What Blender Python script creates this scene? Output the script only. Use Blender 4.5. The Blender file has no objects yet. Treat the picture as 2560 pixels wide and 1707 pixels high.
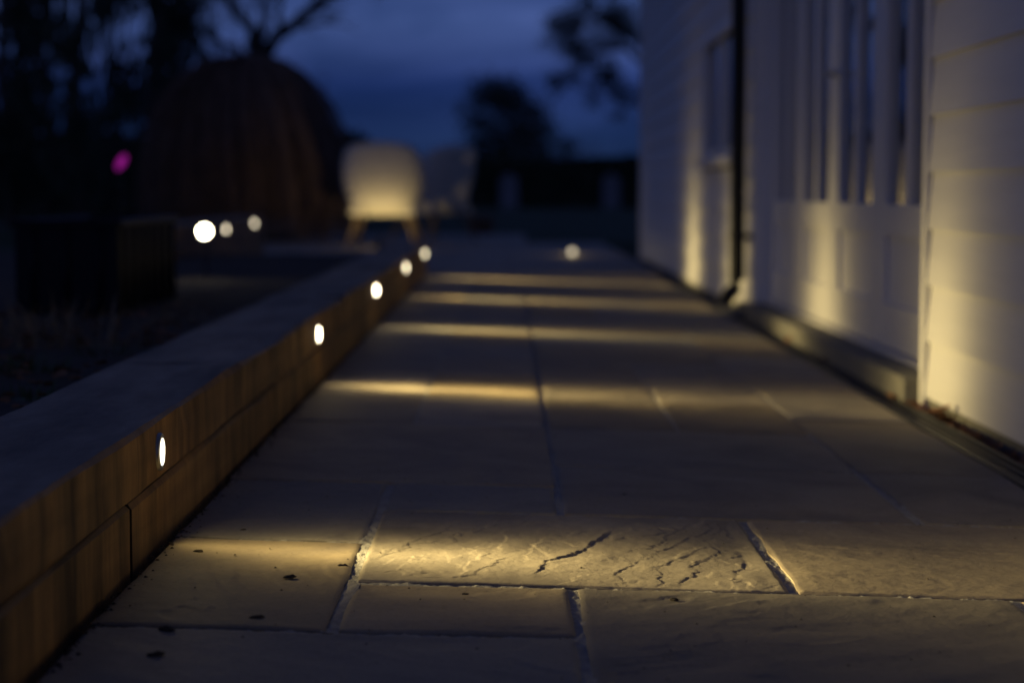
import bpy, bmesh, math, random
import numpy as np
from mathutils import Vector, Matrix
R = math.radians
scene = bpy.context.scene
COL = scene.collection

# ------------------------------------------------------------------ camera
CAM_Z = 0.514
cam_d = bpy.data.cameras.new('camera')
cam_d.lens = 68.3; cam_d.sensor_width = 36.0
cam_d.clip_start = 0.02; cam_d.clip_end = 3000
cam_d.dof.use_dof = True; cam_d.dof.focus_distance = 2.72; cam_d.dof.aperture_fstop = 2.9
cam = bpy.data.objects.new('camera', cam_d); COL.objects.link(cam)
cam.location = (0, 0, CAM_Z)
cam.rotation_euler = (R(90 - 4.397), 0, R(-0.13))
scene.camera = cam

# ------------------------------------------------------------------ world: dusk sky with cloud
def new_nodes(nt):
    nt.nodes.clear()
    def N(t, **kw):
        n = nt.nodes.new(t)
        for k, v in kw.items(): setattr(n, k, v)
        return n
    return N, nt.links.new
SKY_STRENGTH = 0.0125
world = bpy.data.worlds.new('World'); scene.world = world; world.use_nodes = True
N, L = new_nodes(world.node_tree)
out = N('ShaderNodeOutputWorld'); bg = N('ShaderNodeBackground')
sky = N('ShaderNodeTexSky', sky_type='NISHITA'); sky.sun_disc = False
sky.sun_elevation = R(22.0); sky.sun_rotation = R(200); sky.altitude = 50
sky.air_density = 1.0; sky.dust_density = 0.2; sky.ozone_density = 4.0
tc = N('ShaderNodeTexCoord'); sx = N('ShaderNodeSeparateXYZ'); L(tc.outputs['Generated'], sx.inputs[0])
# low cloud bank: deep blue near the horizon, thinner and greyer overhead
el = N('ShaderNodeValToRGB'); e = el.color_ramp.elements
e[0].position = 0.0; e[0].color = (.105, .24, 1.02, 1); e[1].position = 1.0; e[1].color = (2.3, 1.95, 2.75, 1)
e.new(.03).color = (.115, .25, 1.10, 1); e.new(.055).color = (.23, .38, 1.60, 1); e.new(.085).color = (.74, .90, 2.35, 1); e.new(.25).color = (1.65, 1.5, 2.9, 1)
L(sx.outputs[2], el.inputs[0])
tint = N('ShaderNodeMix', data_type='RGBA', blend_type='MULTIPLY'); tint.inputs[0].default_value = 1
L(sky.outputs[0], tint.inputs[6]); L(el.outputs[0], tint.inputs[7])
mp = N('ShaderNodeMapping'); mp.inputs['Scale'].default_value = (2.2, 2.2, 11.0); mp.inputs['Rotation'].default_value = (0, R(5), 0); mp.inputs['Location'].default_value = (.35, 0, .2)
L(tc.outputs['Generated'], mp.inputs[0])
nz = N('ShaderNodeTexNoise'); nz.inputs['Scale'].default_value = 3.1; nz.inputs['Detail'].default_value = 6; nz.inputs['Roughness'].default_value = 0.52; nz.inputs['Distortion'].default_value = .4
L(mp.outputs[0], nz.inputs['Vector'])
rp = N('ShaderNodeMapRange'); rp.inputs[1].default_value = 0.36; rp.inputs[2].default_value = 0.66
L(nz.outputs[0], rp.inputs[0])
cl = N('ShaderNodeMix', data_type='RGBA')
L(rp.outputs[0], cl.inputs[0])
cl.inputs[6].default_value = (0.52, 0.60, 0.62, 1); cl.inputs[7].default_value = (1.42, 1.27, 1.18, 1)
mul = N('ShaderNodeMix', data_type='RGBA', blend_type='MULTIPLY'); mul.inputs[0].default_value = 1
L(tint.outputs[2], mul.inputs[6]); L(cl.outputs[2], mul.inputs[7])
L(mul.outputs[2], bg.inputs[0]); bg.inputs[1].default_value = SKY_STRENGTH
L(bg.outputs[0], out.inputs[0])

scene.view_settings.view_transform = 'Standard'; scene.view_settings.look = 'None'
scene.view_settings.exposure = 0; scene.view_settings.gamma = 1
scene.cycles.use_denoising = True
scene.cycles.max_bounces = 8; scene.cycles.sample_clamp_indirect = 4.0

# lamp calibration
LAMP_COL = (1.0, 0.76, 0.31)
BEAM_W = 124.0

# ------------------------------------------------------------------ helpers
rng = random.Random(7)
def link(o, parent=None):
    COL.objects.link(o)
    if parent is not None: o.parent = parent
    return o
def tag(o, label=None, cat=None, group=None, kind=None):
    if label: o['label'] = label
    if cat: o['category'] = cat
    if group: o['group'] = group
    if kind: o['kind'] = kind
    return o
def empty(name, loc=(0, 0, 0), rz=0, parent=None):
    o = bpy.data.objects.new(name, None); o.empty_display_size = 0.1
    o.location = loc; o.rotation_euler = (0, 0, rz)
    return link(o, parent)
def mesh_obj(name, verts, faces, mat, parent=None, smooth=False, loc=(0, 0, 0)):
    me = bpy.data.meshes.new(name)
    me.from_pydata([tuple(v) for v in verts] if not isinstance(verts, np.ndarray) else verts.tolist(), [], faces if not isinstance(faces, np.ndarray) else faces.tolist())
    me.update()
    if smooth: me.polygons.foreach_set('use_smooth', [True] * len(me.polygons))
    if mat: me.materials.append(mat)
    o = bpy.data.objects.new(name, me); o.location = loc
    return link(o, parent)
class MB:
    """collects simple shapes into one mesh"""
    def __init__(s): s.v = []; s.f = []
    def add(s, v, f):
        n = len(s.v); s.v += [tuple(p) for p in v]; s.f += [tuple(i + n for i in q) for q in f]; return s
    def box(s, x0, x1, y0, y1, z0, z1):
        v = [(x0, y0, z0), (x1, y0, z0), (x1, y1, z0), (x0, y1, z0), (x0, y0, z1), (x1, y0, z1), (x1, y1, z1), (x0, y1, z1)]
        return s.add(v, [(0, 3, 2, 1), (4, 5, 6, 7), (0, 1, 5, 4), (1, 2, 6, 5), (2, 3, 7, 6), (3, 0, 4, 7)])
    def prism(s, poly, y0, y1):     # poly in (x,z), extruded along y
        n = len(poly); v = [(x, y0, z) for x, z in poly] + [(x, y1, z) for x, z in poly]
        f = [tuple(range(n)), tuple(range(2 * n - 1, n - 1, -1))] + [(i, i + n, (i + 1) % n + n, (i + 1) % n) for i in range(n)]
        return s.add(v, f)
    def tube(s, pts, rad, sides=6, cap=True):
        pts = [Vector(p) for p in pts]; n = len(pts)
        if not hasattr(rad, '__len__'): rad = [rad] * n
        v = []; up = Vector((0, 0, 1))
        for i, p in enumerate(pts):
            d = (pts[min(i + 1, n - 1)] - pts[max(i - 1, 0)])
            if d.length < 1e-9: d = Vector((0, 0, 1))
            d.normalize(); a = d.cross(up if abs(d.z) < .95 else Vector((1, 0, 0))).normalized(); b = d.cross(a)
            for k in range(sides):
                t = 2 * math.pi * k / sides; v.append(p + (a * math.cos(t) + b * math.sin(t)) * rad[i])
        f = [(i * sides + k, i * sides + (k + 1) % sides, (i + 1) * sides + (k + 1) % sides, (i + 1) * sides + k) for i in range(n - 1) for k in range(sides)]
        if cap: f += [tuple(range(sides - 1, -1, -1)), tuple((n - 1) * sides + k for k in range(sides))]
        return s.add(v, f)
    def lathe(s, prof, M, sides=24, cap=True):      # prof (r, z)
        v = []; n = len(prof)
        for r, z in prof:
            for k in range(sides):
                t = 2 * math.pi * k / sides; v.append(M @ Vector((r * math.cos(t), r * math.sin(t), z)))
        f = [(i * sides + k, i * sides + (k + 1) % sides, (i + 1) * sides + (k + 1) % sides, (i + 1) * sides + k) for i in range(n - 1) for k in range(sides)]
        if cap: f += [tuple(range(sides - 1, -1, -1)), tuple((n - 1) * sides + k for k in range(sides))]
        return s.add(v, f)
    def build(s, name, mat, parent=None, smooth=False, bevel=0, loc=(0, 0, 0)):
        o = mesh_obj(name, s.v, s.f, mat, parent, smooth, loc)
        if bevel:
            m = o.modifiers.new('bevel', 'BEVEL'); m.width = bevel; m.segments = 2; m.limit_method = 'ANGLE'; m.angle_limit = R(40)
        return o

# numpy value noise
_tab = np.random.RandomState(3).rand(512, 512).astype(np.float64)
def vnoise(x, y, seed=0):
    x = np.asarray(x, float) + seed * 17.31; y = np.asarray(y, float) + seed * 9.73
    xi = np.floor(x).astype(int); yi = np.floor(y).astype(int); fx = x - xi; fy = y - yi
    fx = fx * fx * (3 - 2 * fx); fy = fy * fy * (3 - 2 * fy)
    g = lambda a, b: _tab[a & 511, b & 511]
    return (g(xi, yi) * (1 - fx) + g(xi + 1, yi) * fx) * (1 - fy) + (g(xi, yi + 1) * (1 - fx) + g(xi + 1, yi + 1) * fx) * fy
def fbm(x, y, seed=0, octv=5, gain=.5):
    s = 0; a = 1; t = 0
    for o in range(octv):
        s = s + a * vnoise(np.asarray(x) * 2 ** o, np.asarray(y) * 2 ** o, seed + o * 3); t += a; a *= gain
    return s / t - .5

# ------------------------------------------------------------------ materials
def mat(name, base, rough=.6, var=None, scale=8, bump=0, bscale=60, bdist=.002, metallic=0, stretch=None, rnd=0, spec=.5, coat=0):
    m = bpy.data.materials.new(name); m.use_nodes = True
    N, L = new_nodes(m.node_tree)
    out = N('ShaderNodeOutputMaterial'); p = N('ShaderNodeBsdfPrincipled'); L(p.outputs[0], out.inputs[0])
    p.inputs['Base Color'].default_value = (*base, 1); p.inputs['Roughness'].default_value = rough
    p.inputs['Metallic'].default_value = metallic; p.inputs['Specular IOR Level'].default_value = spec
    p.inputs['Coat Weight'].default_value = coat
    tc = N('ShaderNodeTexCoord'); mp = N('ShaderNodeMapping'); L(tc.outputs['Object'], mp.inputs[0])
    if stretch: mp.inputs['Scale'].default_value = stretch
    if var:
        oi = N('ShaderNodeObjectInfo')
        add = N('ShaderNodeVectorMath', operation='ADD'); sc = N('ShaderNodeMath', operation='MULTIPLY'); sc.inputs[1].default_value = 37 * (1 if rnd else 0)
        L(oi.outputs['Random'], sc.inputs[0]); L(mp.outputs[0], add.inputs[0]); L(sc.outputs[0], add.inputs[1])
        nz = N('ShaderNodeTexNoise'); nz.inputs['Scale'].default_value = scale; nz.inputs['Detail'].default_value = 6; nz.inputs['Roughness'].default_value = .6
        L(add.outputs[0], nz.inputs['Vector'])
        rp = N('ShaderNodeMapRange'); rp.inputs[1].default_value = .3; rp.inputs[2].default_value = .7; L(nz.outputs[0], rp.inputs[0])
        mx = N('ShaderNodeMix', data_type='RGBA'); mx.inputs[6].default_value = (*base, 1); mx.inputs[7].default_value = (*var, 1)
        L(rp.outputs[0], mx.inputs[0]); col = mx.outputs[2]
        if rnd:
            hs = N('ShaderNodeHueSaturation'); vr = N('ShaderNodeMapRange'); vr.inputs[3].default_value = 1 - rnd; vr.inputs[4].default_value = 1 + rnd
            L(oi.outputs['Random'], vr.inputs[0]); L(vr.outputs[0], hs.inputs['Value']); L(col, hs.inputs['Color']); col = hs.outputs[0]
        L(col, p.inputs['Base Color'])
    if bump:
        bn = N('ShaderNodeTexNoise'); bn.inputs['Scale'].default_value = bscale; bn.inputs['Detail'].default_value = 5; bn.inputs['Roughness'].default_value = .65
        L(mp.outputs[0], bn.inputs['Vector'])
        b = N('ShaderNodeBump'); b.inputs['Strength'].default_value = bump; b.inputs['Distance'].default_value = bdist
        L(bn.outputs[0], b.inputs['Height']); L(b.outputs[0], p.inputs['Normal'])
    return m
def emit(name, col, strength):
    m = bpy.data.materials.new(name); m.use_nodes = True
    N, L = new_nodes(m.node_tree); out = N('ShaderNodeOutputMaterial'); e = N('ShaderNodeEmission')
    e.inputs[0].default_value = (*col, 1); e.inputs[1].default_value = strength; L(e.outputs[0], out.inputs[0]); return m

M = {}
# riven sandstone: per-slab tone, cloudy banding, fine grain
def sandstone():
    m = bpy.data.materials.new('riven_sandstone'); m.use_nodes = True
    N, L = new_nodes(m.node_tree); out = N('ShaderNodeOutputMaterial'); p = N('ShaderNodeBsdfPrincipled'); L(p.outputs[0], out.inputs[0])
    tc = N('ShaderNodeTexCoord'); oi = N('ShaderNodeObjectInfo')
    sc = N('ShaderNodeMath', operation='MULTIPLY'); sc.inputs[1].default_value = 53; L(oi.outputs['Random'], sc.inputs[0])
    ad = N('ShaderNodeVectorMath', operation='ADD'); L(tc.outputs['Object'], ad.inputs[0]); L(sc.outputs[0], ad.inputs[1])
    n1 = N('ShaderNodeTexNoise'); n1.inputs['Scale'].default_value = 4.5; n1.inputs['Detail'].default_value = 7; n1.inputs['Roughness'].default_value = .6; n1.inputs['Distortion'].default_value = .6
    L(ad.outputs[0], n1.inputs['Vector'])
    cr = N('ShaderNodeValToRGB'); e = cr.color_ramp.elements
    e[0].position = .28; e[0].color = (.215, .185, .150, 1); e[1].position = .72; e[1].color = (.400, .335, .235, 1)
    e.new(.5).color = (.320, .268, .195, 1); L(n1.outputs[0], cr.inputs[0])
    vr = N('ShaderNodeMapRange'); vr.inputs[3].default_value = .74; vr.inputs[4].default_value = 1.18; L(oi.outputs['Random'], vr.inputs[0])
    hs = N('ShaderNodeHueSaturation'); L(vr.outputs[0], hs.inputs['Value']); L(cr.outputs[0], hs.inputs['Color'])
    sr = N('ShaderNodeMath', operation='FRACT'); s2 = N('ShaderNodeMath', operation='MULTIPLY'); s2.inputs[1].default_value = 7.7
    L(oi.outputs['Random'], s2.inputs[0]); L(s2.outputs[0], sr.inputs[0]); v2 = N('ShaderNodeMapRange'); v2.inputs[3].default_value = .75; v2.inputs[4].default_value = 1.2
    L(sr.outputs[0], v2.inputs[0]); L(v2.outputs[0], hs.inputs['Saturation'])
    gs = N('ShaderNodeMath', operation='MULTIPLY'); gs.inputs[1].default_value = 13.37; L(oi.outputs['Random'], gs.inputs[0]); gf = N('ShaderNodeMath', operation='FRACT'); L(gs.outputs[0], gf.inputs[0])
    gm = N('ShaderNodeMapRange'); gm.inputs[1].default_value = .55; gm.inputs[2].default_value = .95; gm.inputs[4].default_value = .5; L(gf.outputs[0], gm.inputs[0])
    gx = N('ShaderNodeMix', data_type='RGBA'); gx.inputs[7].default_value = (.20, .215, .225, 1); L(gm.outputs[0], gx.inputs[0]); L(hs.outputs[0], gx.inputs[6])
    # small dark mineral flecks
    n3 = N('ShaderNodeTexNoise'); n3.inputs['Scale'].default_value = 140; n3.inputs['Detail'].default_value = 3; L(ad.outputs[0], n3.inputs['Vector'])
    fl = N('ShaderNodeMapRange'); fl.inputs[1].default_value = .25; fl.inputs[2].default_value = .5; fl.inputs[3].default_value = .80; fl.inputs[4].default_value = 1; L(n3.outputs[0], fl.inputs[0])
    mm = N('ShaderNodeMix', data_type='RGBA', blend_type='MULTIPLY'); mm.inputs[0].default_value = 1
    L(gx.outputs[2], mm.inputs[6]); L(fl.outputs[0], mm.inputs[7]); L(mm.outputs[2], p.inputs['Base Color'])
    p.inputs['Roughness'].default_value = .72; p.inputs['Specular IOR Level'].default_value = .35
    n2 = N('ShaderNodeTexNoise'); n2.inputs['Scale'].default_value = 190; n2.inputs['Detail'].default_value = 4; n2.inputs['Roughness'].default_value = .7; L(ad.outputs[0], n2.inputs['Vector'])
    n4 = N('ShaderNodeTexNoise'); n4.inputs['Scale'].default_value = 38; n4.inputs['Detail'].default_value = 5; L(ad.outputs[0], n4.inputs['Vector'])
    a2 = N('ShaderNodeMath', operation='MULTIPLY_ADD'); a2.inputs[1].default_value = 2.2; L(n4.outputs[0], a2.inputs[0]); L(n2.outputs[0], a2.inputs[2])
    b = N('ShaderNodeBump'); b.inputs['Strength'].default_value = .55; b.inputs['Distance'].default_value = .0011; L(a2.outputs[0], b.inputs['Height']); L(b.outputs[0], p.inputs['Normal'])
    return m
M['stone'] = sandstone()
def oak():
    m = bpy.data.materials.new('oak_sleeper'); m.use_nodes = True
    N, L = new_nodes(m.node_tree); out = N('ShaderNodeOutputMaterial'); p = N('ShaderNodeBsdfPrincipled'); L(p.outputs[0], out.inputs[0])
    tc = N('ShaderNodeTexCoord'); oi = N('ShaderNodeObjectInfo')
    sc = N('ShaderNodeMath', operation='MULTIPLY'); sc.inputs[1].default_value = 41; L(oi.outputs['Random'], sc.inputs[0])
    ad = N('ShaderNodeVectorMath', operation='ADD'); L(tc.outputs['Object'], ad.inputs[0]); L(sc.outputs[0], ad.inputs[1])
    # grain along y
    m1 = N('ShaderNodeMapping'); m1.inputs['Scale'].default_value = (30, 1.5, 30); L(ad.outputs[0], m1.inputs[0])
    g = N('ShaderNodeTexNoise'); g.inputs['Scale'].default_value = 1; g.inputs['Detail'].default_value = 6; L(m1.outputs[0], g.inputs['Vector'])
    # upright saw marks: vary along y only
    m2 = N('ShaderNodeMapping'); m2.inputs['Scale'].default_value = (1.2, 7, 1.2); L(ad.outputs[0], m2.inputs[0])
    s = N('ShaderNodeTexNoise'); s.inputs['Scale'].default_value = 1; s.inputs['Detail'].default_value = 7; s.inputs['Roughness'].default_value = .7; L(m2.outputs[0], s.inputs['Vector'])
    cr = N('ShaderNodeValToRGB'); e = cr.color_ramp.elements
    e[0].position = .36; e[0].color = (.055, .030, .012, 1); e[1].position = .64; e[1].color = (.40, .225, .080, 1); L(s.outputs[0], cr.inputs[0])
    gm = N('ShaderNodeMapRange'); gm.inputs[1].default_value = .3; gm.inputs[2].default_value = .7; gm.inputs[3].default_value = .75; gm.inputs[4].default_value = 1.15; L(g.outputs[0], gm.inputs[0])
    mm = N('ShaderNodeMix', data_type='RGBA', blend_type='MULTIPLY'); mm.inputs[0].default_value = 1; L(cr.outputs[0], mm.inputs[6]); L(gm.outputs[0], mm.inputs[7])
    # upper faces weathered silver grey by rain and sun
    ge = N('ShaderNodeNewGeometry'); sx = N('ShaderNodeSeparateXYZ'); L(ge.outputs['Normal'], sx.inputs[0])
    w = N('ShaderNodeMapRange'); w.inputs[1].default_value = .5; w.inputs[2].default_value = .9; L(sx.outputs[2], w.inputs[0])
    wm = N('ShaderNodeMix', data_type='RGBA'); 
    m3 = N('ShaderNodeMapping'); m3.inputs['Scale'].default_value = (9, 2.2, 9); L(ad.outputs[0], m3.inputs[0])
    gw = N('ShaderNodeTexNoise'); gw.inputs['Scale'].default_value = 1; gw.inputs['Detail'].default_value = 7; gw.inputs['Roughness'].default_value = .65; L(m3.outputs[0], gw.inputs['Vector'])
    wr = N('ShaderNodeValToRGB'); q = wr.color_ramp.elements; q[0].position = .32; q[0].color = (.14, .11, .082, 1); q[1].position = .68; q[1].color = (.38, .305, .225, 1)
    L(gw.outputs[0], wr.inputs[0]); L(wr.outputs[0], wm.inputs[7]); L(w.outputs[0], wm.inputs[0]); L(mm.outputs[2], wm.inputs[6])
    L(wm.outputs[2], p.inputs['Base Color']); p.inputs['Roughness'].default_value = .75
    b = N('ShaderNodeBump'); b.inputs['Strength'].default_value = .5; b.inputs['Distance'].default_value = .003
    a2 = N('ShaderNodeMath', operation='ADD'); L(g.outputs[0], a2.inputs[0]); L(s.outputs[0], a2.inputs[1]); L(a2.outputs[0], b.inputs['Height']); L(b.outputs[0], p.inputs['Normal'])
    return m
M['oak'] = oak(); M['endgrain_shade'] = mat('end_grain_joint_shade', (.016, .011, .007), .9, (.03, .02, .012), 60)  # end grain, blackened so shade inside the narrow butt joints is in the colour
M['mortar'] = mat('mortar', (.27, .26, .245), .9, (.42, .41, .39), 60, bump=1, bscale=240, bdist=.002)
M['white'] = mat('white_painted_timber', (.76, .75, .72), .5, (.70, .69, .66), 3, bump=.25, bscale=9, bdist=.002, stretch=(8, .6, 8))
M['door'] = mat('white_painted_door', (.74, .73, .71), .35, (.70, .69, .67), 2, bump=.1, bscale=30, bdist=.001)
M['concrete'] = mat('concrete', (.20, .19, .155), .85, (.14, .14, .125), 9, bump=.6, bscale=90, bdist=.002)
M['blackplastic'] = mat('black_plastic', (.018, .018, .018), .45, (.03, .03, .028), 20, bump=.2, bscale=120, bdist=.001)
M['pipe'] = mat('black_cast_pipe', (.008, .008, .009), .45)
M['gloss'] = mat('black_gloss', (.008, .009, .012), .42, spec=.12, bump=.05, bscale=6, bdist=.003)
M['steel'] = mat('brushed_steel', (.42, .42, .42), .35, metallic=1)
M['soil'] = mat('soil', (.05, .036, .025), .95, (.09, .065, .043), 14, bump=1, bscale=70, bdist=.01)
M['lawn'] = mat('lawn', (.022, .040, .012), .9, (.040, .060, .018), 3, bump=1, bscale=40, bdist=.02)
M['grass'] = mat('grass_blades', (.035, .075, .018), .6, (.06, .09, .025), 5)
M['straw'] = mat('dry_stems', (.40, .29, .15), .8, (.12, .075, .035), 12)
M['deadleaf'] = mat('dead_leaf', (.30, .13, .05), .7, (.17, .08, .04), 25, rnd=.3)
M['debris'] = mat('dark_debris', (.035, .026, .018), .9, (.06, .045, .03), 40)
M['bark'] = mat('bark', (.045, .036, .028), .95, (.07, .058, .045), 20, bump=1, bscale=30, bdist=.02)
M['leaf'] = mat('dark_leaves', (.022, .036, .016), .6, (.035, .045, .02), 2)
M['twig'] = mat('brown_twigs', (.23, .14, .098), .85, (.13, .085, .06), 6)
M['wicker'] = mat('cream_woven', (.66, .60, .50), .7, (.56, .51, .42), 14, bump=.6, bscale=120, bdist=.003)
M['leg'] = mat('pale_timber_leg', (.30, .21, .12), .6, (.22, .15, .085), 12, stretch=(20, 20, 2))
M['table'] = mat('grey_table_top', (.34, .32, .31), .55, (.27, .26, .26), 7)
M['roof'] = mat('slate_roof', (.05, .055, .065), .7, (.08, .08, .09), 6)
M['dark'] = mat('interior_plaster', (.22, .21, .20), .9)
M['post'] = mat('weathered_post', (.22, .23, .25), .8, (.16, .16, .17), 9)
M['petal'] = emit('magenta_glow', (.75, .03, .62), .32)
M['lens'] = emit('warm_lens', (1.0, .86, .58), 22.0)
M['lensnear'] = emit('warm_lens_near', (1.0, .90, .66), 3.2)
M['lensmid'] = emit('warm_lens_mid', (1.0, .85, .56), 9.0)
M['lensfar'] = emit('warm_lens_dim', (1.0, .85, .60), 9.0)
M['lensdeck'] = emit('deck_lens', (1.0, .84, .56), 1.6)
M['lensspot'] = emit('spot_lens', (1.0, .90, .62), 30.0)
g = bpy.data.materials.new('window_glass'); g.use_nodes = True
N, L = new_nodes(g.node_tree); out = N('ShaderNodeOutputMaterial'); p = N('ShaderNodeBsdfPrincipled')
p.inputs['Base Color'].default_value = (.9, .94, .95, 1); p.inputs['Roughness'].default_value = .015; p.inputs['Transmission Weight'].default_value = 1; p.inputs['IOR'].default_value = 1.5
L(p.outputs[0], out.inputs[0]); M['glass'] = g

# ------------------------------------------------------------------ lamps
def beam_lamp(name, loc, direction, watts, parent, ah=12.5, av=15.0, power=3.4, col=LAMP_COL, radius=.012):
    """a lamp with the photometric profile of an LED behind an oval lens: I = 1/(1+s^p), s = elliptical off-axis angle"""
    d = bpy.data.lights.new(name, 'SPOT'); d.energy = watts; d.color = col; d.shadow_soft_size = radius
    d.spot_size = R(172); d.spot_blend = .1; d.use_nodes = True
    N, L = new_nodes(d.node_tree); out = N('ShaderNodeOutputLight'); e = N('ShaderNodeEmission'); L(e.outputs[0], out.inputs[0])
    fw = Vector(direction).normalized(); hz = fw.cross(Vector((0, 0, 1))).normalized(); vt = hz.cross(fw)
    ge = N('ShaderNodeNewGeometry'); cs = []
    for ax in (fw, hz, vt):
        dt = N('ShaderNodeVectorMath', operation='DOT_PRODUCT'); dt.inputs[1].default_value = ax; L(ge.outputs['Incoming'], dt.inputs[0])
        ab = N('ShaderNodeMath', operation='ABSOLUTE'); L(dt.outputs['Value'], ab.inputs[0]); cs.append(ab.outputs[0])
    sq = []
    for c, a0 in ((cs[1], ah), (cs[2], av)):
        at = N('ShaderNodeMath', operation='ARCTAN2'); L(c, at.inputs[0]); L(cs[0], at.inputs[1])
        dv = N('ShaderNodeMath', operation='DIVIDE'); dv.inputs[1].default_value = R(a0); L(at.outputs[0], dv.inputs[0])
        p2 = N('ShaderNodeMath', operation='POWER'); p2.inputs[1].default_value = 2; L(dv.outputs[0], p2.inputs[0]); sq.append(p2.outputs[0])
    sm = N('ShaderNodeMath', operation='ADD'); L(sq[0], sm.inputs[0]); L(sq[1], sm.inputs[1])
    pw = N('ShaderNodeMath', operation='POWER'); pw.inputs[1].default_value = power / 2; L(sm.outputs[0], pw.inputs[0])
    a1 = N('ShaderNodeMath', operation='ADD'); a1.inputs[1].default_value = 1; L(pw.outputs[0], a1.inputs[0])
    iv = N('ShaderNodeMath', operation='DIVIDE'); iv.inputs[0].default_value = 1; L(a1.outputs[0], iv.inputs[1]); L(iv.outputs[0], e.inputs[1])
    o = bpy.data.objects.new(name, d); link(o, parent)
    o.location = loc; o.rotation_euler = fw.to_track_quat('-Z', 'Y').to_euler()
    return o

# ================================================================== SETTING
FALL = .028
WALLX = -.51
def pave_z(x): return -FALL * (x - WALLX)

# ---- lawn: one sheet to the horizon, its near edge left and beyond the terrace
def sheet(name, xs, ys, zf, m):
    xs = np.asarray(xs); ys = np.asarray(ys); X, Y = np.meshgrid(xs, ys); Z = zf(X, Y)
    v = np.stack([X, Y, Z], -1).reshape(-1, 3); nx, ny = len(xs), len(ys)
    i = np.arange(nx - 1); j = np.arange(ny - 1); I, J = np.meshgrid(i, j)
    a = (J * nx + I).ravel(); f = np.stack([a, a + 1, a + nx + 1, a + nx], -1)
    return mesh_obj(name, v, f, m, smooth=True)
xs = np.concatenate([-np.geomspace(900, 6, 26), np.linspace(-5.5, 6, 40), np.geomspace(6.5, 900, 26)])
ys = np.concatenate([np.linspace(-30, 12, 18), np.linspace(13, 30, 50), np.geomspace(31, 1600, 40)])
lawn = sheet('lawn', xs, ys, lambda X, Y: -.12 + np.where(Y > 20.3, .10, 0) + np.where(X < -2.3, .08, 0) + .02 * fbm(X * 1.3, Y * 1.3, 4) * (np.abs(X) < 30), M['lawn'])
tag(lawn, kind='structure')

# ---- paving
paving = None
XL = [-.505, -.211, .088, .388, .685, .978]
def row(k): return 2.29 + .2975 * k
slabs = []          # (c0, c1, k0, k1)
fixed = [(0, 2, -3, 0), (0, 1, 0, 2), (0, 1, 2, 4), (1, 2, 0, 1), (1, 3, 1, 3), (1, 2, 3, 4), (3, 5, 1, 3), (2, 4, -1, 1), (4, 5, -1, 1), (2, 3, -3, -1), (3, 5, -3, -1),
         (0, 2, 4, 7), (2, 4, 3, 5), (2, 4, 5, 7), (4, 5, 3, 5), (4, 5, 5, 8), (0, 1, 7, 9), (1, 2, 7, 9), (2, 3, 7, 9), (3, 4, 7, 9), (0, 1, 9, 11), (1, 2, 9, 11), (4, 5, 8, 10)]
occ = set()
for s in fixed:
    slabs.append(s)
    for c in range(s[0], s[1]):
        for k in range(s[2], s[3]): occ.add((c, k))
KMAX = 34
r2 = random.Random(21)
for k in range(-3, KMAX):
    for c in range(5):
        if (c, k) in occ: continue
        opts = [(2, 2), (2, 3), (1, 2), (2, 1), (1, 1), (1, 2), (2, 2)]; r2.shuffle(opts); opts.append((1, 1))
        for w, h in opts:
            if c + w > 5 or k + h > KMAX: continue
            if c <= 1 and c + w > 2 and k < 22: continue      # the straight joint up the middle
            cells = [(c + a, k + b) for a in range(w) for b in range(h)]
            if any(q in occ for q in cells): continue
            occ.update(cells); slabs.append((c, c + w, k, k + h)); break

def riven(X, Y, sd, style, amp):
    """height field of a split sandstone face: shallow ledges with ragged edges"""
    rag = .016 * fbm(X * 42, Y * 42, sd + 1, 4, .62)
    wx = X + .05 * fbm(X * 9, Y * 9, sd + 1, 3) + rag; wy = Y + .05 * fbm(X * 9, Y * 9, sd + 2, 3) - rag
    ang = {'hero': R(22), 'along': R(86), 'plain': R(15 + sd * 37 % 150)}[style]
    a = wx * math.cos(ang) - wy * math.sin(ang); b = wx * math.sin(ang) + wy * math.cos(ang)
    base = fbm(a * 7.0, b * 2.4, sd + 3, 4, .42)
    n = {'hero': 11, 'along': 9, 'plain': 7}[style]
    t = base * n; fl = np.floor(t); fr = t - fl
    sharp = 5 + 30 * np.clip(fbm(X * 6 + 11, Y * 6, sd + 6, 3) * 3.5 + .5, 0, 1)
    ter = fl + np.clip((fr - .5) * sharp + .5, 0, 1)
    sm = fbm(X * 3.0, Y * 2.2, sd + 3, 2, .4) * n
    mask = np.clip(fbm(X * 9 + 40, Y * 6, sd + 5, 4, .55) * 5 + (.45 if style == 'hero' else .1), 0, 1)
    h = (ter * mask + t * (1 - mask)) / n * amp * .85 + sm / n * amp * .3
    # thin spalled flakes
    fk = fbm(a * 16, b * 7, sd + 12, 4, .5); h = h + (.0007 if style == 'hero' else .0003) * np.clip((fk - .06) * 60, 0, 1)
    h = h + .0018 * fbm(X * 3, Y * 3, sd + 8, 3) + (.0009 if style != 'plain' else .0006) * fbm(X * 55, Y * 55, sd + 9, 4)
    return h
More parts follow.
